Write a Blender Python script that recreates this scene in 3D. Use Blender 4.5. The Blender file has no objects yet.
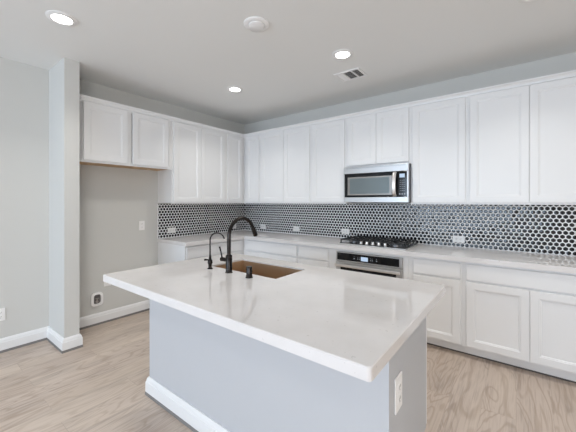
import bpy, bmesh, math, random
from mathutils import Vector, Matrix
random.seed(7)
PI = math.pi
S = bpy.context.scene
COL = S.collection

# ---------------------------------------------------------------- camera, light, exposure
cam_d = bpy.data.cameras.new('camera')
cam = bpy.data.objects.new('camera', cam_d); COL.objects.link(cam)
cam.location = (3.823, -3.724, 1.3954)
cam.rotation_euler = (PI/2, 0, 0.65576)
cam_d.sensor_width = 36.0
cam_d.lens = 302.5/576*36
cam_d.shift_y = -(216-201.88)/576
cam_d.clip_start = 0.05
S.camera = cam

S.view_settings.view_transform = 'Standard'
S.view_settings.look = 'None'
S.view_settings.gamma = 1
S.view_settings.use_curve_mapping = False
S.view_settings.exposure = 0.06
S.cycles.use_denoising = True
S.cycles.max_bounces = 10
S.cycles.diffuse_bounces = 7
S.cycles.sample_clamp_indirect = 6

W = bpy.data.worlds.new('sky'); S.world = W; W.use_nodes = True
W.node_tree.nodes['Background'].inputs[0].default_value = (.75, .86, 1, 1)
W.node_tree.nodes['Background'].inputs[1].default_value = 1.0

H = 2.74            # ceiling
CZ = 0.907          # counter top
UB, UT = 1.37, 2.44 # upper cabinets
RX, FY = 7.4, -8.6  # far right wall, wall behind the camera

def area(name, loc, rot, sx, sy, power, colr, shape='RECTANGLE', spread=PI):
    l = bpy.data.lights.new(name, 'AREA'); l.shape = shape; l.size = sx
    if shape == 'RECTANGLE': l.size_y = sy
    l.energy = power; l.color = colr; l.spread = spread
    o = bpy.data.objects.new(name, l); COL.objects.link(o)
    o.location = loc; o.rotation_euler = rot
    return o
DAY = (.59, .755, .96)
SIDE_FILL = (.97, .96, .96)
LAMP = (1.0, .985, .94)
LAMP_POWER = 5.2
WIN_POWER = 64
SIDE_POWER = 128
# added lights: unseen windows behind the camera, made-up glazed doors at right
WINX = [(0.35, 1.4), (1.62, 2.67), (2.89, 3.94)]
for a, b in WINX:
    area('added_daylight', ((a+b)/2, FY+.02, 1.42), (PI/2, 0, 0), b-a, 1.8, WIN_POWER, DAY)
area('added_daylight', (RX-.02, -6.3, 1.25), (PI/2, 0, PI/2), 2.4, 2.2, SIDE_POWER, SIDE_FILL)

# ---------------------------------------------------------------- materials
def mat(name, colr, rough=.5, metal=0.0, spec=.5, coat=0.0):
    m = bpy.data.materials.new(name); m.use_nodes = True
    b = m.node_tree.nodes['Principled BSDF']
    b.inputs['Base Color'].default_value = (*colr, 1)
    b.inputs['Roughness'].default_value = rough
    b.inputs['Metallic'].default_value = metal
    b.inputs['Specular IOR Level'].default_value = spec
    b.inputs['Coat Weight'].default_value = coat
    return m
def N(m, t, **kw):
    n = m.node_tree.nodes.new(t)
    for k, v in kw.items():
        if hasattr(n, k) and k not in n.inputs: setattr(n, k, v)
        else: n.inputs[k].default_value = v
    return n
def L(m, a, b): m.node_tree.links.new(a, b)
def bsdf(m): return m.node_tree.nodes['Principled BSDF']
def bump(m, scale, strength, dist=.002, detail=3):
    tc = N(m, 'ShaderNodeTexCoord'); n = N(m, 'ShaderNodeTexNoise'); n.inputs['Scale'].default_value = scale
    n.inputs['Detail'].default_value = detail
    bp = N(m, 'ShaderNodeBump'); bp.inputs['Strength'].default_value = strength; bp.inputs['Distance'].default_value = dist
    L(m, tc.outputs['Object'], n.inputs['Vector']); L(m, n.outputs['Fac'], bp.inputs['Height'])
    L(m, bp.outputs['Normal'], bsdf(m).inputs['Normal'])
def mottled(m, c1, c2, scale, lo=.4, hi=.6):
    tc = N(m, 'ShaderNodeTexCoord'); n = N(m, 'ShaderNodeTexNoise'); n.inputs['Scale'].default_value = scale
    n.inputs['Detail'].default_value = 4
    r = N(m, 'ShaderNodeValToRGB'); e = r.color_ramp.elements
    e[0].position = lo; e[1].position = hi; e[0].color = (*c1, 1); e[1].color = (*c2, 1)
    L(m, tc.outputs['Object'], n.inputs['Vector']); L(m, n.outputs['Fac'], r.inputs['Fac'])
    L(m, r.outputs['Color'], bsdf(m).inputs['Base Color'])

M = {}
M['wall'] = mat('wall_paint', (.605, .602, .578), .75); bump(M['wall'], 90, .12)
M['ceiling'] = mat('ceiling_paint', (.815, .815, .80), .85); bump(M['ceiling'], 70, .15)
M['trim'] = mat('trim_paint', (.79, .79, .79), .35)
M['cab'] = mat('cabinet_paint', (.785, .785, .785), .38); bump(M['cab'], 40, .03)
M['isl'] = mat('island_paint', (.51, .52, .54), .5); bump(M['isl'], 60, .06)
M['toe'] = mat('toe_kick_paint', (.74, .74, .74), .5)
M['gap'] = mat('gap_shade', (.10, .09, .085), .8)
M['gap2'] = mat('grey_gap_shade', (.20, .19, .185), .7)  # grey that paints the shaded gap under the baseboards
M['wood_under'] = mat('raw_plywood', (.55, .36, .20), .6); mottled(M['wood_under'], (.50, .32, .17), (.62, .42, .25), 12)
M['ss'] = mat('brushed_stainless', (.56, .55, .54), .38, 1.0)
M['ss_dark'] = mat('dark_stainless', (.30, .30, .31), .35, 1.0)
M['handle'] = mat('handle_steel', (.86, .83, .80), .33, 1.0)
M['blackglass'] = mat('black_glass', (.006, .006, .007), .08, 0, .3)
M['ovenglass'] = mat('microwave_window', (.16, .19, .20), .10, .35)
M['mesh_frame'] = mat('window_border', (.30, .28, .26), .25, .5)
M['bronze'] = mat('dark_faucet_finish', (.032, .027, .025), .24, .85)
M['sink'] = mat('warm_lit_sink_steel', (.60, .45, .31), .36, .85)  # brown of warm reflected light put into the steel's colour
M['iron'] = mat('cast_iron', (.02, .02, .021), .55)
M['enamel'] = mat('black_enamel', (.015, .015, .016), .18)
M['plastic'] = mat('white_plastic', (.86, .85, .84), .35)
M['slot'] = mat('outlet_slot', (.12, .12, .12), .6)
M['button'] = mat('button_print', (.20, .21, .22), .5)
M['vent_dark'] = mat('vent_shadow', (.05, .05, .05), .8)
M['grout'] = mat('white_grout', (.90, .90, .90), .8)
M['copper'] = mat('valve_metal', (.45, .42, .40), .4, .8)
M['grey_box'] = mat('shaded_box_interior', (.16, .15, .145), .7)
M['glass'] = mat('window_glass', (1, 1, 1), .02); bsdf(M['glass']).inputs['Transmission Weight'].default_value = 1
# quartz
q = M['quartz'] = mat('white_quartz', (.72, .70, .69), .07, 0, .5)
mottled(q, (.70, .675, .66), (.735, .71, .70), 7, .35, .65)
q2 = N(q, 'ShaderNodeTexNoise'); q2.inputs['Scale'].default_value = 55; q2.inputs['Detail'].default_value = 2
qr = N(q, 'ShaderNodeMapRange'); qr.inputs['From Min'].default_value = .70; qr.inputs['From Max'].default_value = .74; L(q, q2.outputs['Fac'], qr.inputs['Value'])
qt = N(q, 'ShaderNodeTexCoord'); L(q, qt.outputs['Object'], q2.inputs['Vector'])
qm = N(q, 'ShaderNodeMix'); qm.data_type = 'RGBA'; qm.inputs[7].default_value = (.60, .575, .56, 1)
ramp = [n_ for n_ in q.node_tree.nodes if n_.type == 'VALTORGB'][0]
L(q, qr.outputs[0], qm.inputs[0]); L(q, ramp.outputs['Color'], qm.inputs[6]); L(q, qm.outputs[2], bsdf(q).inputs['Base Color'])
# tiles: black glaze
M['tile'] = mat('black_glazed_tile', (.004, .004, .005), .05, 0, .5)
def emis(name, colr, s):
    m = mat(name, (0, 0, 0), .5); b = bsdf(m)
    b.inputs['Emission Color'].default_value = (*colr, 1); b.inputs['Emission Strength'].default_value = s
    return m
M['lens'] = emis('lit_lamp_lens', (1, .99, .96), 9)
M['lcd'] = emis('lit_display', (.62, .78, 1.0), .8)
M['led'] = emis('lit_symbols', (.8, .86, .95), .35)

# floor: oak planks running along y
f = M['floor'] = mat('oak_planks', (.5, .42, .35), .42)
tc = N(f, 'ShaderNodeTexCoord')
sx = N(f, 'ShaderNodeSeparateXYZ'); cx = N(f, 'ShaderNodeCombineXYZ')
L(f, tc.outputs['Object'], sx.inputs[0]); L(f, sx.outputs['Y'], cx.inputs['X']); L(f, sx.outputs['X'], cx.inputs['Y'])
br = N(f, 'ShaderNodeTexBrick'); br.offset = .37; br.squash = 1
for k, v in (('Scale', 1), ('Mortar Size', .0012), ('Mortar Smooth', .2), ('Bias', 0), ('Brick Width', 1.3), ('Row Height', .19)):
    br.inputs[k].default_value = v
br.inputs['Color1'].default_value = (0, 0, 0, 1); br.inputs['Color2'].default_value = (1, 1, 1, 1); br.inputs['Mortar'].default_value = (.5, .5, .5, 1)
L(f, cx.outputs[0], br.inputs['Vector'])
# per plank offset of the grain
off = N(f, 'ShaderNodeVectorMath', operation='SCALE'); off.inputs['Scale'].default_value = 37.0
L(f, br.outputs['Color'], off.inputs[0])
add = N(f, 'ShaderNodeVectorMath', operation='ADD'); L(f, tc.outputs['Object'], add.inputs[0]); L(f, off.outputs[0], add.inputs[1])
mp = N(f, 'ShaderNodeMapping'); mp.inputs['Scale'].default_value = (1.0, .17, 1); L(f, add.outputs[0], mp.inputs[0])
n1 = N(f, 'ShaderNodeTexNoise'); n1.inputs['Scale'].default_value = 5.5; n1.inputs['Detail'].default_value = 2.5; n1.inputs['Distortion'].default_value = .5
L(f, mp.outputs[0], n1.inputs['Vector'])
mul = N(f, 'ShaderNodeMath', operation='MULTIPLY'); mul.inputs[1].default_value = 85; L(f, n1.outputs['Fac'], mul.inputs[0])
sn = N(f, 'ShaderNodeMath', operation='SINE'); L(f, mul.outputs[0], sn.inputs[0])
r1 = N(f, 'ShaderNodeMapRange'); r1.inputs['From Min'].default_value = -1; r1.inputs['From Max'].default_value = 1
L(f, sn.outputs[0], r1.inputs['Value'])
mp2 = N(f, 'ShaderNodeMapping'); mp2.inputs['Scale'].default_value = (60, 2.2, 1); L(f, add.outputs[0], mp2.inputs[0])
n2 = N(f, 'ShaderNodeTexNoise'); n2.inputs['Scale'].default_value = 1.6; n2.inputs['Detail'].default_value = 5; L(f, mp2.outputs[0], n2.inputs['Vector'])
n3 = N(f, 'ShaderNodeTexNoise'); n3.inputs['Scale'].default_value = 2.2; n3.inputs['Detail'].default_value = 3; L(f, mp.outputs[0], n3.inputs['Vector'])
def mixc(a, b, fac=None, blend='MIX', f0=.5):
    x = N(f, 'ShaderNodeMix'); x.data_type = 'RGBA'; x.blend_type = blend; x.inputs[0].default_value = f0
    for sock, val in ((6, a), (7, b)):
        if isinstance(val, tuple): x.inputs[sock].default_value = (*val, 1)
        else: L(f, val, x.inputs[sock])
    if fac is not None: L(f, fac, x.inputs[0])
    return x.outputs[2]
def mr(v, a, b, c=0, d=1):
    r = N(f, 'ShaderNodeMapRange'); r.inputs['From Min'].default_value = a; r.inputs['From Max'].default_value = b
    r.inputs['To Min'].default_value = c; r.inputs['To Max'].default_value = d; L(f, v, r.inputs['Value']); return r.outputs[0]
plank = mixc((.50, .41, .345), (.56, .47, .405), br.outputs['Color'])
c1 = mixc(plank, (.33, .24, .175), mr(r1.outputs[0], .62, 1.0, 0, .50))
c2 = mixc(c1, (.33, .24, .18), mr(n2.outputs['Fac'], .48, .74, 0, .46))
c3 = mixc(c2, (.70, .60, .50), mr(n3.outputs['Fac'], .48, .7, 0, .5))
mp4 = N(f, 'ShaderNodeMapping'); mp4.inputs['Scale'].default_value = (5.5, 1.3, 1); mp4.inputs['Location'].default_value = (3, 8, 0); L(f, add.outputs[0], mp4.inputs[0])
n4 = N(f, 'ShaderNodeTexNoise'); n4.inputs['Scale'].default_value = 1.2; n4.inputs['Detail'].default_value = 4; L(f, mp4.outputs[0], n4.inputs['Vector'])
clump = N(f, 'ShaderNodeMath', operation='MULTIPLY'); L(f, mr(n4.outputs['Fac'], .48, .66, 0, 1), clump.inputs[0]); L(f, mr(n2.outputs['Fac'], .38, .62, .15, 1), clump.inputs[1])
c3 = mixc(c3, (.29, .235, .20), mr(clump.outputs[0], 0, 1, 0, .62))
c4 = mixc(c3, (.26, .20, .16), mr(br.outputs['Fac'], 0, 1, 0, .30))
L(f, c4, bsdf(f).inputs['Base Color'])
bp = N(f, 'ShaderNodeBump'); bp.inputs['Strength'].default_value = .12; bp.inputs['Distance'].default_value = .002
L(f, n2.outputs['Fac'], bp.inputs['Height']); L(f, bp.outputs[0], bsdf(f).inputs['Normal'])

# ---------------------------------------------------------------- mesh helpers
class MB:
    """collects shapes; build() links them as ONE mesh object"""
    def __init__(s): s.bm = bmesh.new()
    def box(s, x0, x1, y0, y1, z0, z1, bev=0):
        t = bmesh.new(); bmesh.ops.create_cube(t, size=1)
        for v in t.verts: v.co = Vector(((x0+x1)/2+v.co.x*(x1-x0), (y0+y1)/2+v.co.y*(y1-y0), (z0+z1)/2+v.co.z*(z1-z0)))
        if bev: bmesh.ops.bevel(t, geom=t.edges[:], offset=bev, segments=2, affect='EDGES', profile=.5)
        s._join(t); return s
    def _join(s, t):
        me = bpy.data.meshes.new('tmp'); t.to_mesh(me); t.free(); s.bm.from_mesh(me); bpy.data.meshes.remove(me)
    def poly(s, pts, faces):
        vs = [s.bm.verts.new(p) for p in pts]
        for fc in faces:
            try: s.bm.faces.new([vs[i] for i in fc])
            except ValueError: pass
        return s
    def prism(s, pts2, axis, a, b):
        """extrude a closed 2D outline along an axis from a to b"""
        def P(p, t):
            return {'x': (t, p[0], p[1]), 'y': (p[0], t, p[1]), 'z': (p[0], p[1], t)}[axis]
        n = len(pts2)
        s.poly([P(p, a) for p in pts2]+[P(p, b) for p in pts2],
               [list(range(n)), list(range(2*n-1, n-1, -1))]+[[i, (i+1) % n, n+(i+1) % n, n+i] for i in range(n)])
        return s
    def lathe(s, prof, c=(0, 0, 0), seg=32, axis='z'):
        """prof: (r, h) pairs, revolved about axis through c"""
        rings = []
        for r, h in prof:
            ring = []
            if r < 1e-6:
                ring = [s.bm.verts.new(s._ax(0, 0, h, c, axis))]
            else:
                for i in range(seg):
                    a = 2*PI*i/seg; ring.append(s.bm.verts.new(s._ax(r*math.cos(a), r*math.sin(a), h, c, axis)))
            rings.append(ring)
        for A, B in zip(rings, rings[1:]):
            for i in range(seg):
                j = (i+1) % seg
                q = [A[i % len(A)], A[j % len(A)], B[j % len(B)], B[i % len(B)]]
                q = list(dict.fromkeys(q))
                if len(q) > 2: s.bm.faces.new(q)
        for R in (rings[0], rings[-1]):
            if len(R) > 2: s.bm.faces.new(R)
        return s
    def _ax(s, u, v, h, c, axis):
        p = {'z': (u, v, h), 'x': (h, u, v), 'y': (v, h, u)}[axis]
        return (c[0]+p[0], c[1]+p[1], c[2]+p[2])
    def tube(s, path, r, seg=16):
        path = [Vector(p) for p in path]; n = len(path)
        rs = r if isinstance(r, (list, tuple)) else [r]*n
        up = None; rings = []
        for i, p in enumerate(path):
            t = (path[min(i+1, n-1)]-path[max(i-1, 0)]).normalized()
            if up is None:
                up = t.orthogonal().normalized()
            up = (up-t*up.dot(t)).normalized(); sd = t.cross(up)
            rings.append([s.bm.verts.new(p+(up*math.cos(2*PI*k/seg)+sd*math.sin(2*PI*k/seg))*rs[i]) for k in range(seg)])
        for A, B in zip(rings, rings[1:]):
            for k in range(seg): s.bm.faces.new([A[k], A[(k+1) % seg], B[(k+1) % seg], B[k]])
        s.bm.faces.new(rings[0][::-1]); s.bm.faces.new(rings[-1])
        return s
    def build(s, name, m, parent=None, smooth=False, loc=None):
        bmesh.ops.recalc_face_normals(s.bm, faces=s.bm.faces[:])
        me = bpy.data.meshes.new(name)
        if loc is not None:
            bmesh.ops.translate(s.bm, verts=s.bm.verts[:], vec=-Vector(loc))
        s.bm.to_mesh(me); s.bm.free()
        me.materials.append(m)
        if smooth:
            for p in me.polygons: p.use_smooth = True
            try: me.set_sharp_from_angle(angle=math.radians(40))
            except Exception: pass
        o = bpy.data.objects.new(name, me); COL.objects.link(o)
        if loc is not None: o.location = loc
        if parent: o.parent = parent
        return o
def thing(name, label, cat, loc=(0, 0, 0), rz=0, group=None, rot=None):
    o = bpy.data.objects.new(name, None); COL.objects.link(o)
    o.empty_display_size = .05
    o.location = loc; o.rotation_euler = rot if rot else (0, 0, rz)
    tag(o, label, cat, group); return o
def tag(o, label, cat, group=None):
    o['label'] = label; o['category'] = cat
    if group: o['group'] = group
    return o
def struct(o, label=None):
    o['kind'] = 'structure'
    if label: o['label'] = label
    return o
def kids(o): return [c for c in COL.objects if c.parent == o]
def copy_tree(o, parent=None):
    c = o.copy(); COL.objects.link(c); c.parent = parent
    for ch in kids(o): copy_tree(ch, c)
    return c
def dup(o, loc, rz=None, label=None):
    c = copy_tree(o); c.location = loc
    if rz is not None: c.rotation_euler = (0, 0, rz)
    if label: c['label'] = label
    return c

# ---------------------------------------------------------------- room shell
T = .12
struct(MB().box(-T, RX+T, FY-T, T, -.1, 0).build('floor', M['floor']), 'light oak plank floor')
struct(MB().box(-T, RX+T, FY-T, T, H, H+.1).build('ceiling', M['ceiling']), 'flat painted ceiling')
struct(MB().box(-T, 0, FY-T, T, 0, H).build('wall_left', M['wall']), 'pale grey painted wall on the left')
struct(MB().box(0, RX, 0, T, 0, H).build('wall_back', M['wall']), 'pale grey painted wall behind the range cabinets')
dz0, dz1, dy0, dy1 = .05, 2.35, -7.5, -5.1
wr = MB(); wr.box(RX, RX+T, dy1, T, 0, H); wr.box(RX, RX+T, FY-T, dy0, 0, H); wr.box(RX, RX+T, dy0, dy1, dz1, H); wr.box(RX, RX+T, dy0, dy1, 0, dz0)
struct(wr.build('wall_right', M['wall']))
wz0, wz1 = .5, 2.34
wf = MB(); xs = [0]+[v for w in WINX for v in w]+[RX]
for i in range(0, len(xs), 2): wf.box(xs[i], xs[i+1], FY-T, FY, 0, H)
for a, b in WINX: wf.box(a, b, FY-T, FY, 0, wz0); wf.box(a, b, FY-T, FY, wz1, H)
struct(wf.build('wall_front', M['wall']))
for i, (a, b) in enumerate(WINX):  # added unseen windows that bring light into the room
    fr = MB()
    for x0, x1 in ((a, a+.05), (b-.05, b)): fr.box(x0, x1, FY+.03, FY+.07, wz0, wz1)
    fr.box(a+.05, b-.05, FY+.03, FY+.07, wz0, wz0+.05); fr.box(a+.05, b-.05, FY+.03, FY+.07, wz1-.05, wz1)
    fr.box(a+.05, b-.05, FY+.03, FY+.07, 1.39, 1.44)
    w = struct(fr.build('window_%d' % (i+1), M['trim']))
    MB().box(a, b, FY-.07, FY-.06, wz0, wz1).build('pane', M['glass'], w)
fr = MB()
for y in (dy0, (dy0+dy1)/2-.05, dy1-.1): fr.box(RX-.08, RX-.03, y, y+.1, dz0, dz1)
fr.box(RX-.08, RX-.03, dy0, dy1, dz1-.08, dz1); fr.box(RX-.08, RX-.03, dy0, dy1, dz0, dz0+.12)
d = struct(fr.build('added_door_1', M['trim'])); MB().box(RX+.05, RX+.06, dy0, dy1, dz0, dz1).build('pane', M['glass'], d)  # made-up unseen glazed door, added to light the room from the side

# stub wall at the side of the refrigerator alcove
CX, CY0, CY1 = .46, -2.764, -2.641
struct(MB().box(0, CX, CY0, CY1, 0, H).build('wall_stub', M['wall']), 'narrow stub wall closing the left side of the refrigerator alcove')

# baseboards: profile along a run, with a grey strip painting the shaded gap under it
def baseboard(name, pts, closed=False, parent=None):
    """pts: floor polyline of the wall face, the board sits to the RIGHT of the direction of travel"""
    prof = [(0, .022), (.020, .022), (.020, .092), (.016, .096), (.014, .110), (.009, .122), (.005, .128), (0, .128)]
    def run(prof):
        b = MB(); n = len(pts); rows = []
        for i in range(n):
            P = Vector(pts[i])
            d0 = (P-Vector(pts[i-1])).normalized() if i > 0 else None
            d1 = (Vector(pts[i+1])-P).normalized() if i < n-1 else None
            n0 = Vector((d0.y, -d0.x)) if d0 else None; n1 = Vector((d1.y, -d1.x)) if d1 else None
            if n0 is None: mv = n1
            elif n1 is None: mv = n0
            else:
                mv = (n0+n1); mv = mv/ (mv.dot(n0))
            rows.append([b.bm.verts.new((P.x+mv.x*u, P.y+mv.y*u, z)) for u, z in prof])
        k = len(prof)
        for A, B in zip(rows, rows[1:]):
            for j in range(k): b.bm.faces.new([A[j], A[(j+1) % k], B[(j+1) % k], B[j]])
        b.bm.faces.new(rows[0]); b.bm.faces.new(rows[-1][::-1])
        return b
    o = run(prof).build(name, M['trim'], parent)
    run([(0, .0), (.023, .0), (.021, .022), (0, .022)]).build('gap_shade_strip', M['gap2'], o)
    return o
e = .0005
# right-hand side of travel = room side
struct(baseboard('baseboard_left', [(0+e, FY), (0+e, CY0-e), (CX+e, CY0-e), (CX+e, CY1+e), (0+e, CY1+e), (0+e, -1.60)]), 'white baseboard round the stub wall')
struct(baseboard('baseboard_back', [(4.37, -e), (RX-e, -e), (RX-e, dy1)]))
struct(baseboard('baseboard_front', [(RX-e, dy0), (RX-e, FY+e), (e, FY+e)]))

# ---------------------------------------------------------------- cabinets (local: front faces -y, x 0..w)
def door_mb(x0, x1, z0, z1, y, frame=.057, t=.019):
    """shaker door with a small stepped bead round a recessed panel; front at y-t"""
    b = MB()
    def ring(i, dy): return [(x0+i, y-t+dy, z0+i), (x1-i, y-t+dy, z0+i), (x1-i, y-t+dy, z1-i), (x0+i, y-t+dy, z1-i)]
    rings = [[(p[0], y, p[2]) for p in ring(0, 0)], ring(0, .0025), ring(.0025, 0), ring(frame, 0), ring(frame+.003, .004), ring(frame+.010, .005), ring(frame+.014, .010)]
    pts = [p for r in rings for p in r]; F = [[0, 1, 2, 3], [24, 25, 26, 27]]
    for k in range(len(rings)-1):
        for i in range(4): F.append([4*k+i, 4*k+(i+1) % 4, 4*k+4+(i+1) % 4, 4*k+4+i])
    return b.poly(pts, F)
def slab_mb(x0, x1, z0, z1, y, t=.019):
    return MB().box(x0, x1, y-t, y, z0, z1, .003)
UD = .335
def upper(label, loc, rz, w, doors, z0=UB, z1=UT, group='white upper cabinets', under=None):
    t = thing('upper_cabinet', label, 'cabinet', (loc[0], loc[1], z0), rz, group)
    h = z1-z0
    MB().box(.0008, w-.0008, -(UD-.019), -.001, .012, h).build('carcass', M['cab'], t)
    ff = MB(); a = .038
    ff.box(.0008, a, -UD, -(UD-.019), 0, h); ff.box(w-a, w-.0008, -UD, -(UD-.019), 0, h)
    ff.box(a, w-a, -UD, -(UD-.019), 0, a); ff.box(a, w-a, -UD, -(UD-.019), h-a, h)
    ff.box(w/2-.02, w/2+.02, -UD, -(UD-.019), a, h-a)
    ff.build('face_frame', M['cab'], t)
    if under:
        MB().box(.004, w-.004, -(UD-.02), -.004, .006, .0118).build('bottom_panel', M['wood_under'], t)['label'] = 'raw wood underside'
    for x0, x1 in doors:
        door_mb(x0, x1, .020, h-.028, -UD-.0006).build('door', M['cab'], t)
    return t
def pair(w, gap=.003, rev=.019): return [(rev, w/2-gap/2), (w/2+gap/2, w-rev)]
RB = PI/2
# wall A, left to right
upper('narrow white upper cabinet at the inside corner, on the range wall', (.3358, 0), 0, .3512, [(.06, .3512-.019)])
upper('wide two-door white upper cabinet between the corner and the single-door one left of the microwave', (.687, 0), 0, .923, pair(.923))
upper('single-door white upper cabinet directly left of the microwave', (1.61, 0), 0, .515, [(.019, .496)])
upper('short two-door white cabinet above the microwave', (2.125, 0), 0, .762, pair(.762), z0=1.812)
upper('single-door white upper cabinet directly right of the microwave', (2.887, 0), 0, .529, [(.019, .51)])
upper('wide two-door white upper cabinet at the far right of the range wall', (3.416, 0), 0, .934, pair(.934))
# wall B (front faces +x)
upper('wide two-door white upper cabinet right of the refrigerator alcove', (0, -1.595), RB, .869, pair(.869))
upper('narrow white upper cabinet on the alcove wall, in the inside corner', (0, -.726), RB, .3905, [(.035, .332)])
upper('short two-door white cabinet over the empty refrigerator alcove', (0, -2.64), RB, 1.044, [(.072, .500), (.556, .992)], z0=1.80, under=True)

# crown on top of both runs
cp = [(.3355, 2.418), (.343, 2.420), (.346, 2.436), (.354, 2.447), (.364, 2.454), (.364, 2.466), (.300, 2.466), (.300, 2.4405), (.3355, 2.4405)]
b = MB(); rows = []
for P, mv in (((4.35, 0), (0, -1)), ((0, 0), (1, -1)), ((0, -2.640), (1, 0))):
    rows.append([b.bm.verts.new((P[0]+mv[0]*u, P[1]+mv[1]*u, z)) for u, z in cp])
for A, B in zip(rows, rows[1:]):
    for j in range(len(cp)): b.bm.faces.new([A[j], A[(j+1) % len(cp)], B[(j+1) % len(cp)], B[j]])
b.bm.faces.new(rows[0]); b.bm.faces.new(rows[-1][::-1])
tag(b.build('crown_moulding', M['trim'], loc=(.3, -.3, 2.4405)), 'slim white moulding along the top of all the upper cabinets', 'moulding')

BD = .61
def base(label, loc, rz, w, doors, drawers, group='white base cabinets', opening=None, side=False):
    t = thing('base_cabinet', label, 'cabinet', (loc[0], loc[1], 0), rz, group)
    top = CZ-.045
    if opening:
        o0, o1, oz0, oz1 = opening
        c = MB(); c.box(.0008, o0, -(BD-.02), -.001, .1, top); c.box(o1, w-.0008, -(BD-.02), -.001, .1, top)
        c.box(o0, o1, -(BD-.02), -.001, .1, oz0); c.box(o0, o1, -.02, -.001, oz0, top)
        c.build('carcass', M['cab'], t)
        ff = MB(); ff.box(.0008, o0, -BD, -(BD-.02), .1, top); ff.box(o1, w-.0008, -BD, -(BD-.02), .1, top)
        ff.box(o0, o1, -BD, -(BD-.02), .1, oz0); ff.box(o0, o1, -BD, -(BD-.02), oz1, top)
        ff.build('face_frame', M['cab'], t)
    else:
        MB().box(.0008, w-.0008, -(BD-.02), -.001, .1, top).build('carcass', M['cab'], t)
        MB().box(.0008, w-.0008, -BD, -(BD-.02), .1, top).build('face_frame', M['cab'], t)
    tk = MB().box(.0008, w-.0008, -.535, -.52, .014, .1).build('toe_kick', M['toe'], t)
    MB().box(.0008, w-.0008, -.532, -.52, 0, .014).build('gap_shade_strip', M['gap'], tk)  # solid dark strip painting the shade under the toe kick
    for x0, x1 in drawers: slab_mb(x0, x1, .704, .842, -BD-.0006).build('drawer', M['cab'], t)
    for x0, x1 in doors: door_mb(x0, x1, .115, .687, -BD-.0006).build('door', M['cab'], t)
    return t
base('wide white base cabinet between the corner and the narrow drawer cabinet left of the oven', (.6105, 0), 0, .9845, [(.06, .506), (.51, .9655)], [(.06, .9655)])
base('narrow white base cabinet with one drawer, directly left of the oven', (1.595, 0), 0, .455, [(.019, .436)], [(.019, .436)])
base('white base cabinet holding the built-in oven', (2.05, 0), 0, .89, [], [], opening=(.089, .837, .108, .832))
base('white one-drawer base cabinet directly right of the oven', (2.94, 0), 0, .47, [(.05, .451)], [(.05, .451)])
base('wide white two-door base cabinet at the far right under the counter', (3.41, 0), 0, .94, [(.03, .469), (.472, .92)], [(.03, .92)])
base('white base cabinet next to the refrigerator alcove, under the end of the counter', (0, -1.59), RB, .9795, [(.019, .473), (.477, .92)], [(.019, .473), (.477, .92)])

# L-shaped counter
K = .65; ct0, ct1 = CZ-.0445, CZ
outline = [(.001, -1.602), (K, -1.602), (K, -K), (4.36, -K), (4.36, -.001), (.001, -.001)]
b = MB(); b.prism(outline, 'z', ct0, ct1)
bmesh.ops.bevel(b.bm, geom=[e_ for e_ in b.bm.edges if abs(e_.verts[0].co.z-ct1) < 1e-5 and abs(e_.verts[1].co.z-ct1) < 1e-5], offset=.004, segments=2, affect='EDGES')
tag(b.build('countertop', M['quartz'], loc=(0, 0, ct0)), 'white quartz L-shaped worktop along both walls under the tiles', 'countertop')

# ---------------------------------------------------------------- hexagon tile backsplash
def splash(label, loc, rz, w, skip, stop_z=UB):
    """local: tiles face -y, x 0..w, z from counter to the cabinets"""
    t = thing('tile_backsplash', label, 'backsplash', (loc[0], loc[1], CZ), rz)
    h = stop_z-CZ-.001
    MB().box(0, w, -.009, -.0005, .0005, h).build('grout', M['grout'], t)
    b = MB(); px, pz, R = .042, .0365, .0178
    nr = int(h/pz)+2
    for r in range(nr):
        z = h-r*pz
        for c in range(-1, int(w/px)+2):
            x = c*px+(px/2 if r % 2 else 0)
            if any(x > s[0]+.014 and x < s[1]-.014 and z+CZ > s[2]+.014 and z+CZ < s[3]-.014 for s in skip): continue
            ax, az = random.gauss(0, .020), random.gauss(0, .020)
            def ring(s, d):
                out = []
                for k in range(6):
                    for da in (-.20, .20):
                        a = PI/6+k*PI/3+da
                        rr = R*1.0*s
                        dx, dz_ = rr*math.cos(a), rr*math.sin(a)*1.0
                        out.append([x+dx, -.009-d+dx*ax+dz_*az, z+dz_])
                for p in out:
                    p[0] = min(max(p[0], .0005), w-.0005); p[2] = min(max(p[2], .001), h-.0005)
                return out
            A, B, C_, D_ = ring(1.0, 0), ring(.95, .0016), ring(.84, .0026), ring(.66, .00285)
            if max(p[2] for p in A)-min(p[2] for p in A) < .004 or max(p[0] for p in A)-min(p[0] for p in A) < .004: continue
            n = 12
            b.poly(A+B+C_+D_, [[2*n+i, 2*n+(i+1) % n, 3*n+(i+1) % n, 3*n+i] for i in range(n)]+[[i, (i+1) % n, n+(i+1) % n, n+i] for i in range(n)]+[[n+i, n+(i+1) % n, 2*n+(i+1) % n, 2*n+i] for i in range(n)]+[list(range(3*n, 4*n))])
    # merge degenerate clipped corners
    bmesh.ops.dissolve_degenerate(b.bm, dist=1e-5, edges=b.bm.edges[:])
    b.build('tiles', M['tile'], t, smooth=True)
    return t
outA = [(.449, .991, .125), (1.13, .991, .125), (1.948, .998, .125), (3.292, .994, .125)]
outB = [(-1.401, 1.004), (-.27, .985)]
splash('glossy black hexagon tiles in white grout behind the cooktop, on the range wall', (.0095, 0), 0, 4.34, [(x-.0095-.06, x-.0095+.06, z-.035, z+.035) for x, z, _ in outA], UB)
splash('glossy black hexagon tiles in white grout on the alcove wall, left of the corner', (0, -1.59), RB, 1.59-.0005, [(y+1.59-.06, y+1.59+.06, z-.035, z+.035) for y, z in outB])
tag(MB().box(.0005, .0115, -1.6015, -1.5905, CZ+.0005, UB-.001).build('tile_edge_trim', M['trim'], loc=None), 'thin white vertical trim at the open end of the tiles beside the alcove', 'trim')

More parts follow.
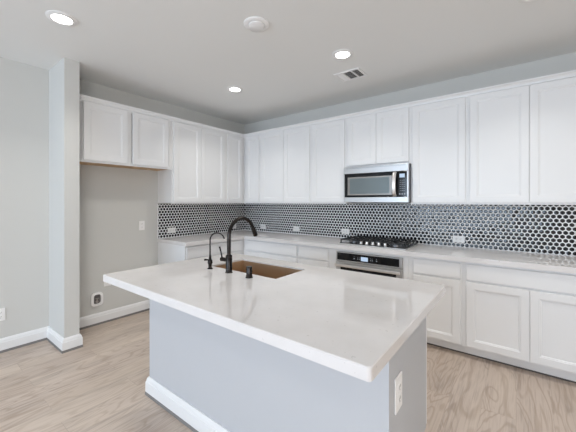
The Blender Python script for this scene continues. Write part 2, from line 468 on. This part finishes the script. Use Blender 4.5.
# ---------------------------------------------------------------- outlets, local: plate faces -y, centred, portrait
def plate(kind, label, loc, rz=0, landscape=False, name='wall_outlet'):
    t = thing(name, label, 'outlet' if kind != 'switch' else 'switch', loc, group='white electrical plates', rot=(0, PI/2 if landscape else 0, 0))
    if rz: t.rotation_euler = (Matrix.Rotation(rz, 4, 'Z') @ Matrix.Rotation(PI/2 if landscape else 0, 4, 'Y')).to_euler()
    MB().box(-.036, .036, -.007, -.0005, -.058, .058, .002).build('cover_plate', M['plastic'], t)
    if kind == 'duplex':
        for z in (-.02, .02):
            r = MB().box(-.0165, .0165, -.0095, -.0068, z-.014, z+.014, .001).build('receptacle', M['plastic'], t)
            s = MB(); s.box(-.008, -.0055, -.0098, -.0094, z-.002, z+.008); s.box(.0055, .008, -.0098, -.0094, z-.002, z+.008); s.box(-.002, .002, -.0098, -.0094, z-.010, z-.006)
            s.build('slots', M['slot'], r)
        MB().lathe([(.003, -.008), (.003, -.0068)], axis='y', seg=10).build('screw', M['plastic'], t)
    else:
        r = MB().box(-.0165, .0165, -.0095, -.0068, -.033, .033, .001).build('rocker', M['plastic'], t)
    return t
ls = ['white outlet in the tiles of the range wall, first right of the corner', 'white outlet in the tiles of the range wall, second right of the corner', 'white outlet in the tiles just left of the cooktop', 'white outlet in the tiles right of the cooktop']
for (x, z, _), l in zip(outA, ls): plate('duplex', l, (x, -.0122, z), 0, True)
plate('duplex', 'white outlet in the tiles next to the refrigerator alcove', (.0122, outB[0][0], outB[0][1]), RB, True)
plate('duplex', 'white outlet in the alcove-side tiles near the corner, behind the tall faucet', (.0122, outB[1][0], outB[1][1]), RB, True)
plate('duplex', 'white outlet at chest height on the refrigerator alcove wall', (.0, -1.81, 1.094), RB)
plate('duplex', 'low white outlet on the alcove wall, half hidden by the island top', (.0, -2.212, .474), RB)
plate('duplex', 'white outlet on the side wall left of the stub wall, cut by the picture edge', (.0, -3.13, .35), RB)

# recessed water box; dark back plate carries the shade of its depth
t = thing('water_supply_box', 'recessed ice-maker water box with rounded white rim low in the refrigerator alcove', 'water box', (0, -2.325, .292), RB)
def rrect(w, h, r, n=6):
    p = []
    for cx_, cz_, a0 in ((w/2-r, h/2-r, 0), (-w/2+r, h/2-r, PI/2), (-w/2+r, -h/2+r, PI), (w/2-r, -h/2+r, 1.5*PI)):
        for k in range(n+1):
            a = a0+PI/2*k/n; p.append((cx_+r*math.cos(a), cz_+r*math.sin(a)))
    return p
o_, i_ = rrect(.122, .150, .036), rrect(.074, .106, .024)
b = MB(); n = len(o_)
b.poly([(p[0], -.001, p[1]) for p in o_]+[(p[0], -.022, p[1]) for p in o_]+[(p[0], -.026, p[1]) for p in i_]+[(p[0], -.003, p[1]) for p in i_],
       [[k*n+i, k*n+(i+1) % n, (k+1)*n+(i+1) % n, (k+1)*n+i] for k in range(3) for i in range(n)])
b.build('rim', M['plastic'], t, smooth=True)
MB().box(-.036, .036, -.004, -.0005, -.052, .052).build('back_plate', M['grey_box'], t)
MB().lathe([(.014, -.02), (.014, -.004)], (0, 0, -.03), 14, 'y').tube([(0, -.014, -.03), (0, -.014, .005)], .006).box(-.016, .016, -.02, -.012, .004, .012).build('valve', M['copper'], t)

# ---------------------------------------------------------------- microwave
t = thing('microwave', 'stainless over-the-range microwave hung under the short cabinet above the cooktop', 'microwave', (2.1285, 0, 1.385))
w, h = .756, .424
MB().box(0, w, -.395, -.002, .004, h-.0005).build('body', M['ss_dark'], t)
FYm = -.42
b = MB(); b.box(0, w, FYm, -.396, h-.082, h-.002, .003); b.build('top_strip', M['ss'], t)
v = MB()
for k in range(4): v.box(.03, w-.03, FYm-.001, FYm+.002, h-.012-.004*k, h-.0105-.004*k)
v.build('grille', M['ss_dark'], t)
MB().box(0, w, FYm, -.396, .004, .064, .003).build('bottom_strip', M['ss'], t)
dr = MB().box(.0, .012, FYm, -.396, .065, h-.083).build('door_edge', M['ss'], t)
MB().box(w-.017, w, FYm, -.396, .065, h-.083, .002).build('side_strip', M['ss'], t)
dr = MB().box(.0125, .645, FYm-.002, -.398, .065, h-.083, .003).build('door', M['blackglass'], t)
MB().box(.055, .582, FYm-.004, FYm-.0021, .088, .300, .0008).build('window_border', M['mesh_frame'], dr)
MB().box(.085, .555, FYm-.0055, FYm-.0041, .105, .283).build('window', M['ovenglass'], dr)
path = [(.615, FYm-.003, .075), (.615, FYm-.028, .095)]+[(.615, FYm-.030-.014*math.sin(PI*k/10), .10+.195*k/10) for k in range(11)]+[(.615, FYm-.028, .31), (.615, FYm-.003, .33)]
hb = MB(); 
for sx_ in (-.010, 0, .010): hb.tube([(p[0]+sx_, p[1], p[2]) for p in path], .0105, 10)
hb.build('handle', M['handle'], dr, smooth=True)
cpn = MB().box(.6465, .7385, FYm-.002, -.398, .065, h-.083, .002).build('control_panel', M['blackglass'], t)
MB().box(.664, .718, FYm-.0035, FYm-.0021, .272, .312).build('display', M['lcd'], cpn)
for r in range(6):
    for c in range(3):
        MB().box(.667+c*.019, .678+c*.019, FYm-.003, FYm-.0021, .238-r*.022, .246-r*.022).build('button', M['button'], cpn)
for c in range(3):
    MB().box(.660+c*.025, .674+c*.025, FYm-.003, FYm-.0021, .088, .104).build('button', M['led'], cpn)
MB().box(.06, w-.06, -.33, -.06, 0, .0038).build('filter', M['iron'], t)

# ---------------------------------------------------------------- oven (built in under the counter)
t = thing('oven', 'built-in stainless oven with black control strip, under the counter below the cooktop', 'oven', (2.1405, -.61, .1095))
w, h = .7445, .7205
MB().box(.004, w-.004, .0, .55, .004, h-.004).build('body', M['ss_dark'], t)
b = MB(); zc0, zc1 = .615, .720
b.box(0, w, -.022, -.0005, zc0, zc1, .002); b.build('control_fascia', M['ss'], t)
g = MB().box(.016, w-.030, -.0245, -.0222, zc0+.014, zc1-.010, .0008).build('control_panel', M['blackglass'], t)
MB().box(.305, .385, -.0258, -.0246, zc0+.028, zc0+.072).build('display', M['lcd'], g)
for x in (.22, .265, .283, .41, .43, .475):
    MB().box(x, x+(.012 if x in (.22, .475) else .007), -.0255, -.0246, zc0+.040, zc0+.050).build('button', M['led'], g)
    MB().box(x+.002, x+.006, -.0255, -.0246, zc0+.062, zc0+.067).build('button', M['led'], g)
d = MB().box(0, w, -.026, -.0005, .035, zc0-.006, .003).build('door', M['ss'], t)
MB().box(.06, w-.06, -.0275, -.0262, .11, zc0-.062).build('window', M['blackglass'], d)
hd = MB(); hd.box(.004, w-.012, -.068, -.054, zc0-.056, zc0-.026, .004)
for x in (.055, w-.055): hd.tube([(x, -.026, zc0-.041), (x, -.058, zc0-.041)], .009, 12)
hd.build('handle', M['handle'], d, smooth=True)
MB().box(.0, w, -.015, -.0005, .004, .032).build('vent_strip', M['ss_dark'], t)

# ---------------------------------------------------------------- gas cooktop
t = thing('gas_cooktop', 'black gas cooktop with iron grates and five steel knobs on the counter', 'cooktop', (2.14, -.575, CZ+.0008))
w, dp = .762, .49
MB().box(0, w, 0, dp, 0, .010, .003).build('steel_tray', M['ss'], t)
MB().box(.010, w-.010, .010, dp-.010, .0102, .016, .002).build('enamel_top', M['enamel'], t)
for bx_, by_, r in ((.14, .14, .038), (.14, .36, .045), (.38, .28, .060), (.62, .36, .038), (.62, .14, .045)):
    bu = MB().lathe([(r+.012, .0162), (r+.012, .022), (r, .026), (r, .032)], (bx_, by_, 0), 24).build('burner', M['ss_dark'], t, smooth=True)
    MB().lathe([(r-.002, .0322), (r-.002, .038), (r-.008, .041), (0, .042)], (bx_, by_, 0), 24).build('burner_cap', M['iron'], bu, smooth=True)
def grate(x0, x1, y0, y1, nx):
    g = MB(); z0, z1 = .046, .058; s = .011
    g.box(x0, x1, y0, y0+s, z0, z1, .002); g.box(x0, x1, y1-s, y1, z0, z1, .002)
    g.box(x0, x0+s, y0, y1, z0, z1, .002); g.box(x1-s, x1, y0, y1, z0, z1, .002)
    cy = (y0+y1)/2; g.box(x0, x1, cy-s/2, cy+s/2, z0, z1, .002)
    for k in range(1, nx+1):
        x = x0+(x1-x0)*k/(nx+1)
        g.box(x-s/2, x+s/2, y0, y1, z0, z1, .002)
    for x in (x0+s/2, x1-s/2):
        for y in (y0+s/2, y1-s/2): g.box(x-s/2, x+s/2, y-s/2, y+s/2, .0162, z0+.002)
    g.build('grate', M['iron'], t)
grate(.018, .250, .020, dp-.016, 3); grate(.256, .506, .115, dp-.016, 3); grate(.512, w-.018, .020, dp-.016, 3)
for k in range(5):
    x = .267+.0685*k - .01
    kn = MB().lathe([(.021, .0162), (.021, .020), (.0175, .022), (.0165, .042), (.013, .045), (0, .0455)], (x, .055, 0), 20).build('knob', M['handle'], t, smooth=True)

# ---------------------------------------------------------------- island
IX0, IX1, IY0, IY1 = 1.592, 3.474, -2.872, -1.752
BX0, BX1, BY0, BYm, BY1 = 1.687, 3.432, -2.596, -2.408, -1.862
t = thing('kitchen_island', 'white island base with painted half wall and outlet side, under the big quartz top', 'island', (2.56, -2.3, 0))
def ib(mb, name, m, parent=None, **k):
    par = parent or t
    bmesh.ops.translate(mb.bm, verts=mb.bm.verts[:], vec=-Vector((2.56, -2.3, 0)))
    return mb.build(name, m, par, **k)
top = CZ-.0455
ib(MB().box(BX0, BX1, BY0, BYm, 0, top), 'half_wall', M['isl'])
c = MB(); sw = (1.93, 2.602, -2.262, -1.900)   # room left for the sink bowl
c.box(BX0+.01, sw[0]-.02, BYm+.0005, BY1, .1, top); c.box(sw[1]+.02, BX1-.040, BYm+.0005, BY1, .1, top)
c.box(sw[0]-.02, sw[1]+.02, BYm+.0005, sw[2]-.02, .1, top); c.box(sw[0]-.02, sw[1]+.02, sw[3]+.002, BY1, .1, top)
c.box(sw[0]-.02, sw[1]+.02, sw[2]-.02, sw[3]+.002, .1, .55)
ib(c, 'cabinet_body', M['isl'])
tk = ib(MB().box(BX0+.01, BX1-.040, BYm+.0005, BY1-.075, 0, .1), 'toe_kick', M['toe'])
nd = 4; wd = (BX1-BX0-.06)/nd
for k in range(nd):
    b = door_mb(0, wd-.006, .115, .845, 0)
    bmesh.ops.rotate(b.bm, verts=b.bm.verts[:], cent=(0, 0, 0), matrix=Matrix.Rotation(PI, 3, 'Z'))
    bmesh.ops.translate(b.bm, verts=b.bm.verts[:], vec=(BX0+.02+wd*(k+1), BY1+.0006, 0))
    ib(b, 'door', M['cab'])
bb = baseboard('baseboard', [(BX0-e-2.56, BYm+2.3), (BX0-e-2.56, BY0-e+2.3), (BX1+e-2.56, BY0-e+2.3), (BX1+e-2.56, BYm+2.3)], parent=t)
# island top with the sink cut-out
o0, o1, p0, p1 = 1.94, 2.592, -2.252, -1.910
zb, zt = CZ-.044, CZ
b = MB(); rr = .014
def corner(cx_, cy_, a0): return [(cx_+rr*math.cos(a0+PI/2*k/5), cy_+rr*math.sin(a0+PI/2*k/5)) for k in range(6)]
out = corner(IX1-rr, IY1-rr, 0)+corner(IX0+rr, IY1-rr, PI/2)+corner(IX0+rr, IY0+rr, PI)+corner(IX1-rr, IY0+rr, 1.5*PI)
hole = [(o1, p1), (o0, p1), (o0, p0), (o1, p0)]
no = len(out)
def vv(p, z): return b.bm.verts.new((p[0], p[1], z))
ZT = [(0, zb), (0, zt-.004)]; 
lo = [vv(p, zb) for p in out]; mid = [vv(p, zt-.0035) for p in out]
cxm, cym = (IX0+IX1)/2, (IY0+IY1)/2
up_ = [vv((p[0]-.0035*(1 if p[0] > cxm else -1), p[1]-.0035*(1 if p[1] > cym else -1)), zt) for p in out]
rb = .014
hq = [(p[0]+(rb if p[0] > 2.2 else -rb), p[1]+(rb if p[1] > -2.08 else -rb)) for p in hole]
hm = [vv(p, zt-.012) for p in hole]; hn = [vv(p, zt-.012) for p in hq]; hl = [vv(p, zb) for p in hq]; hu = [vv(p, zt) for p in hole]
for i in range(no):
    j = (i+1) % no
    b.bm.faces.new([lo[i], lo[j], mid[j], mid[i]]); b.bm.faces.new([mid[i], mid[j], up_[j], up_[i]])
for i in range(4):
    for P_, Q_ in ((hu, hm), (hm, hn), (hn, hl)): b.bm.faces.new([P_[i], P_[(i+1) % 4], Q_[(i+1) % 4], Q_[i]])
for ring_, hole_ in ((up_, hu), (lo, hl)):
    for q_ in range(4):
        a = 6*q_+3; seq = [ring_[(a+k) % no] for k in range(7)]  # mid of corner q to mid of corner q+1
        b.bm.faces.new(seq+[hole_[(q_+1) % 4], hole_[q_]])
tag(b.build('island_countertop', M['quartz'], loc=(0, 0, zb)), 'large white quartz slab with sink cut-out, overhanging the island base', 'countertop')
# sink
t = thing('undermount_sink', 'steel sink bowl, warm light painted in as brown, set into the island top behind the faucet', 'sink', (0, 0, 0))
s0, s1, u0_, u1_ = o0-.004, o1+.004, p0-.004, p1+.004; zr = zt-.0125; zd = zt-.24
b = MB()
def R4(i, z): return [(s1-i, u1_-i, z), (s0+i, u1_-i, z), (s0+i, u0_+i, z), (s1-i, u0_+i, z)]
th = .0015
rings = [R4(.012, zd), R4(.004, zd+.008), R4(0, zr), R4(-th*4, zr), R4(-th, zr-.003), R4(-th, zd-.002), R4(.012, zd-.003)]
pts = [p for r in rings for p in r]
F = [[0, 1, 2, 3], [24, 25, 26, 27]]+[[4*k+i, 4*k+(i+1) % 4, 4*k+4+(i+1) % 4, 4*k+4+i] for k in range(6) for i in range(4)]
b.poly(pts, F).build('bowl', M['sink'], t)
MB().lathe([(.045, 0), (.045, .004), (.035, .005), (.030, .001), (0, .001)], ((o0+o1)/2, (p0+p1)/2, zd+.0005), 24).build('drain', M['ss'], t, smooth=True)
plate('duplex', 'white outlet on the right end of the island, under the overhang', (BX1, -2.497, .634), RB).scale = (1.12, 1, 1.18)

# ---------------------------------------------------------------- faucets
fx, fy = 2.226, -2.317
t = thing('kitchen_faucet', 'tall dark pull-down faucet with high arc spout in front of the sink', 'faucet', (fx, fy, CZ))
MB().lathe([(.026, .0005), (.026, .004), (.0225, .007), (.0225, .118), (.018, .124), (0, .124)], (0, 0, 0), 28).build('body', M['bronze'], t, smooth=True)
R_ = .123; zc = .2475
path = [(0, 0, .122), (0, 0, .18), (0, 0, zc-.02)]+[(0, R_-R_*math.cos(a), zc+R_*math.sin(a)) for a in [PI*.86*k/18 for k in range(19)]]
MB().tube(path, .0135, 18).build('spout', M['bronze'], t, smooth=True)
a = PI*.86; ey, ez = R_-R_*math.cos(a), zc+R_*math.sin(a); dy_, dz__ = math.sin(a), math.cos(a)
MB().tube([(0, ey+dy_*q_*1.0, ez+dz__*q_) for q_ in (.002, .01, .05, .07, .075)], [.0135, .016, .0175, .0175, .015], 18).build('spray_head', M['bronze'], t, smooth=True)
hh = MB().tube([(-.018, 0, .085), (-.062, 0, .085), (-.078, 0, .085)], [.014, .015, .016], 16).build('handle_hub', M['bronze'], t, smooth=True)
MB().tube([(-.070, 0, .088), (-.080, -.002, .13), (-.094, -.004, .172)], [.006, .0055, .006], 12).build('lever', M['bronze'], hh, smooth=True)

gx, gy = 2.026, -2.321
t = thing('filter_faucet', 'small dark gooseneck water filter faucet left of the tall one', 'faucet', (gx, gy, CZ))
MB().lathe([(.020, .0005), (.020, .004), (.012, .010), (.013, .03), (.018, .045), (.017, .062), (.010, .072), (.008, .10), (0, .10)], (0, 0, 0), 22).build('body', M['bronze'], t, smooth=True)
R2 = .056; z2 = .208
path = [(0, 0, .09), (0, 0, .15)]+[(R2*.89*(1-math.cos(a)), R2*.45*(1-math.cos(a)), z2+R2*math.sin(a)) for a in [PI*.92*k/14 for k in range(15)]]
MB().tube(path, [.0065, .0055]+[.0052]*13+[.0052, .0062], 12).build('spout', M['bronze'], t, smooth=True)
MB().tube([(0, 0, .062), (-.02, -.004, .064), (-.048, -.010, .062)], [.006, .0055, .0085], 12).build('lever', M['bronze'], t, smooth=True)
tag(MB().lathe([(.024, .0005), (.024, .004), (.0215, .006), (.0215, .014), (.0195, .016), (.0195, .069), (.018, .072), (0, .072)], (0, 0, 0), 28).build('air_gap_cap', M['bronze'], smooth=True, loc=None), 'short dark cylinder air gap on the island top right of the tall faucet', 'air gap').location = (2.435, -2.330, CZ)

# ---------------------------------------------------------------- ceiling fittings
dl = thing('recessed_light', 'lit round recessed ceiling light nearest the stub wall', 'ceiling light', (1.160, -2.978, H), 0, 'recessed ceiling lights')
MB().lathe([(.096, -.0005), (.096, -.004), (.088, -.009), (.066, -.011), (.062, -.004), (.062, -.0005)], seg=40).build('trim_ring', M['plastic'], dl, smooth=True)
MB().lathe([(.0615, -.001), (.0615, -.006), (0, -.0065)], seg=36).build('lens', M['lens'], dl, smooth=True)
ll = bpy.data.lights.new('lamp_light', 'AREA'); ll.shape = 'DISK'; ll.size = .13; ll.energy = LAMP_POWER; ll.color = LAMP; ll.spread = 2.1
lo_ = bpy.data.objects.new('lamp_light', ll); COL.objects.link(lo_); lo_.location = (0, 0, -.012); lo_.parent = dl
for p, l in [((2.538, -1.240), 'lit round recessed ceiling light beside the air vent'),
             ((1.125, -1.253), 'lit round recessed ceiling light nearest the inside corner of the cabinets'),
             ((3.90, -1.225), 'lit recessed ceiling light cut off by the top edge of the picture'),
             ((2.6, -4.6), 'added unseen ceiling light behind the camera, left of centre'), ((5.0, -4.6), 'added unseen ceiling light behind the camera, right of centre'),  # from here on: six unseen lights added to light the room
             ((1.2, -6.4), 'added unseen ceiling light near the left rear windows'), ((3.8, -6.4), 'added unseen ceiling light near the middle rear window'),
             ((5.6, -2.8), 'added unseen ceiling light far right of the kitchen'), ((5.6, -1.1), 'added unseen ceiling light right of the range wall cabinets')]:
    dup(dl, (p[0], p[1], H), label=l)
t = thing('smoke_detector', 'round white unlit detector disc on the ceiling above the island', 'detector', (2.24, -2.057, H))
MB().lathe([(.096, -.0005), (.096, -.006), (.090, -.011), (.066, -.013), (.064, -.009)], seg=40).build('base_ring', M['plastic'], t, smooth=True)
MB().lathe([(.062, -.008), (.061, -.018), (.052, -.024), (0, -.026)], seg=36).build('dome', M['plastic'], t, smooth=True)

vx0, vx1, vy0, vy1 = 2.255, 2.542, -.905, -.668
t = thing('air_vent', 'white rectangular three-section air register on the ceiling', 'vent', ((vx0+vx1)/2, (vy0+vy1)/2, H))
def vb(mb, name, m):
    bmesh.ops.translate(mb.bm, verts=mb.bm.verts[:], vec=-Vector(((vx0+vx1)/2, (vy0+vy1)/2, H))); return mb.build(name, m, t)
fr = MB(); z0, z1 = H-.010, H-.0005; m_ = .026
fr.box(vx0, vx1, vy0, vy0+m_, z0, z1, .002); fr.box(vx0, vx1, vy1-m_, vy1, z0, z1, .002)
fr.box(vx0, vx0+m_, vy0+m_, vy1-m_, z0, z1, .002); fr.box(vx1-m_, vx1, vy0+m_, vy1-m_, z0, z1, .002)
xa, xb = 2.352, 2.448
fr.box(xa-.007, xa+.007, vy0+m_, vy1-m_, z0, z1); fr.box(xb-.007, xb+.007, vy0+m_, vy1-m_, z0, z1)
vb(fr, 'frame', M['plastic'])
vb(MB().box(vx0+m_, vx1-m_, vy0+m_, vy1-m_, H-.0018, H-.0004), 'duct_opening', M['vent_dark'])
for (a, b2, tilt) in ((vx0+m_, xa-.007, -1), (xa+.007, xb-.007, 1), (xb+.007, vx1-m_, 1)):
    n = 6
    for k in range(n):
        if tilt < 0:
            yk = vy0+m_+(vy1-vy0-2*m_)*(k+.5)/n
            s_ = MB().poly([(a, yk-.014, H-.0026), (b2, yk-.014, H-.0026), (b2, yk+.014, H-.0095), (a, yk+.014, H-.0095), (a, yk-.014, H-.002), (b2, yk-.014, H-.002), (b2, yk+.014, H-.0089), (a, yk+.014, H-.0089)],
                           [[0, 1, 2, 3], [4, 5, 6, 7], [0, 1, 5, 4], [1, 2, 6, 5], [2, 3, 7, 6], [3, 0, 4, 7]])
        else:
            xk = a+(b2-a)*(k+.5)/n
            y0v, y1v = vy0+m_, vy1-m_
            s_ = MB().prism([(xk-.0022, H-.0022), (xk-.0016, H-.0022), (xk+.0010, H-.0085), (xk+.0004, H-.0085)], 'y', y0v, y1v)
        vb(s_, 'slat', M['plastic'])
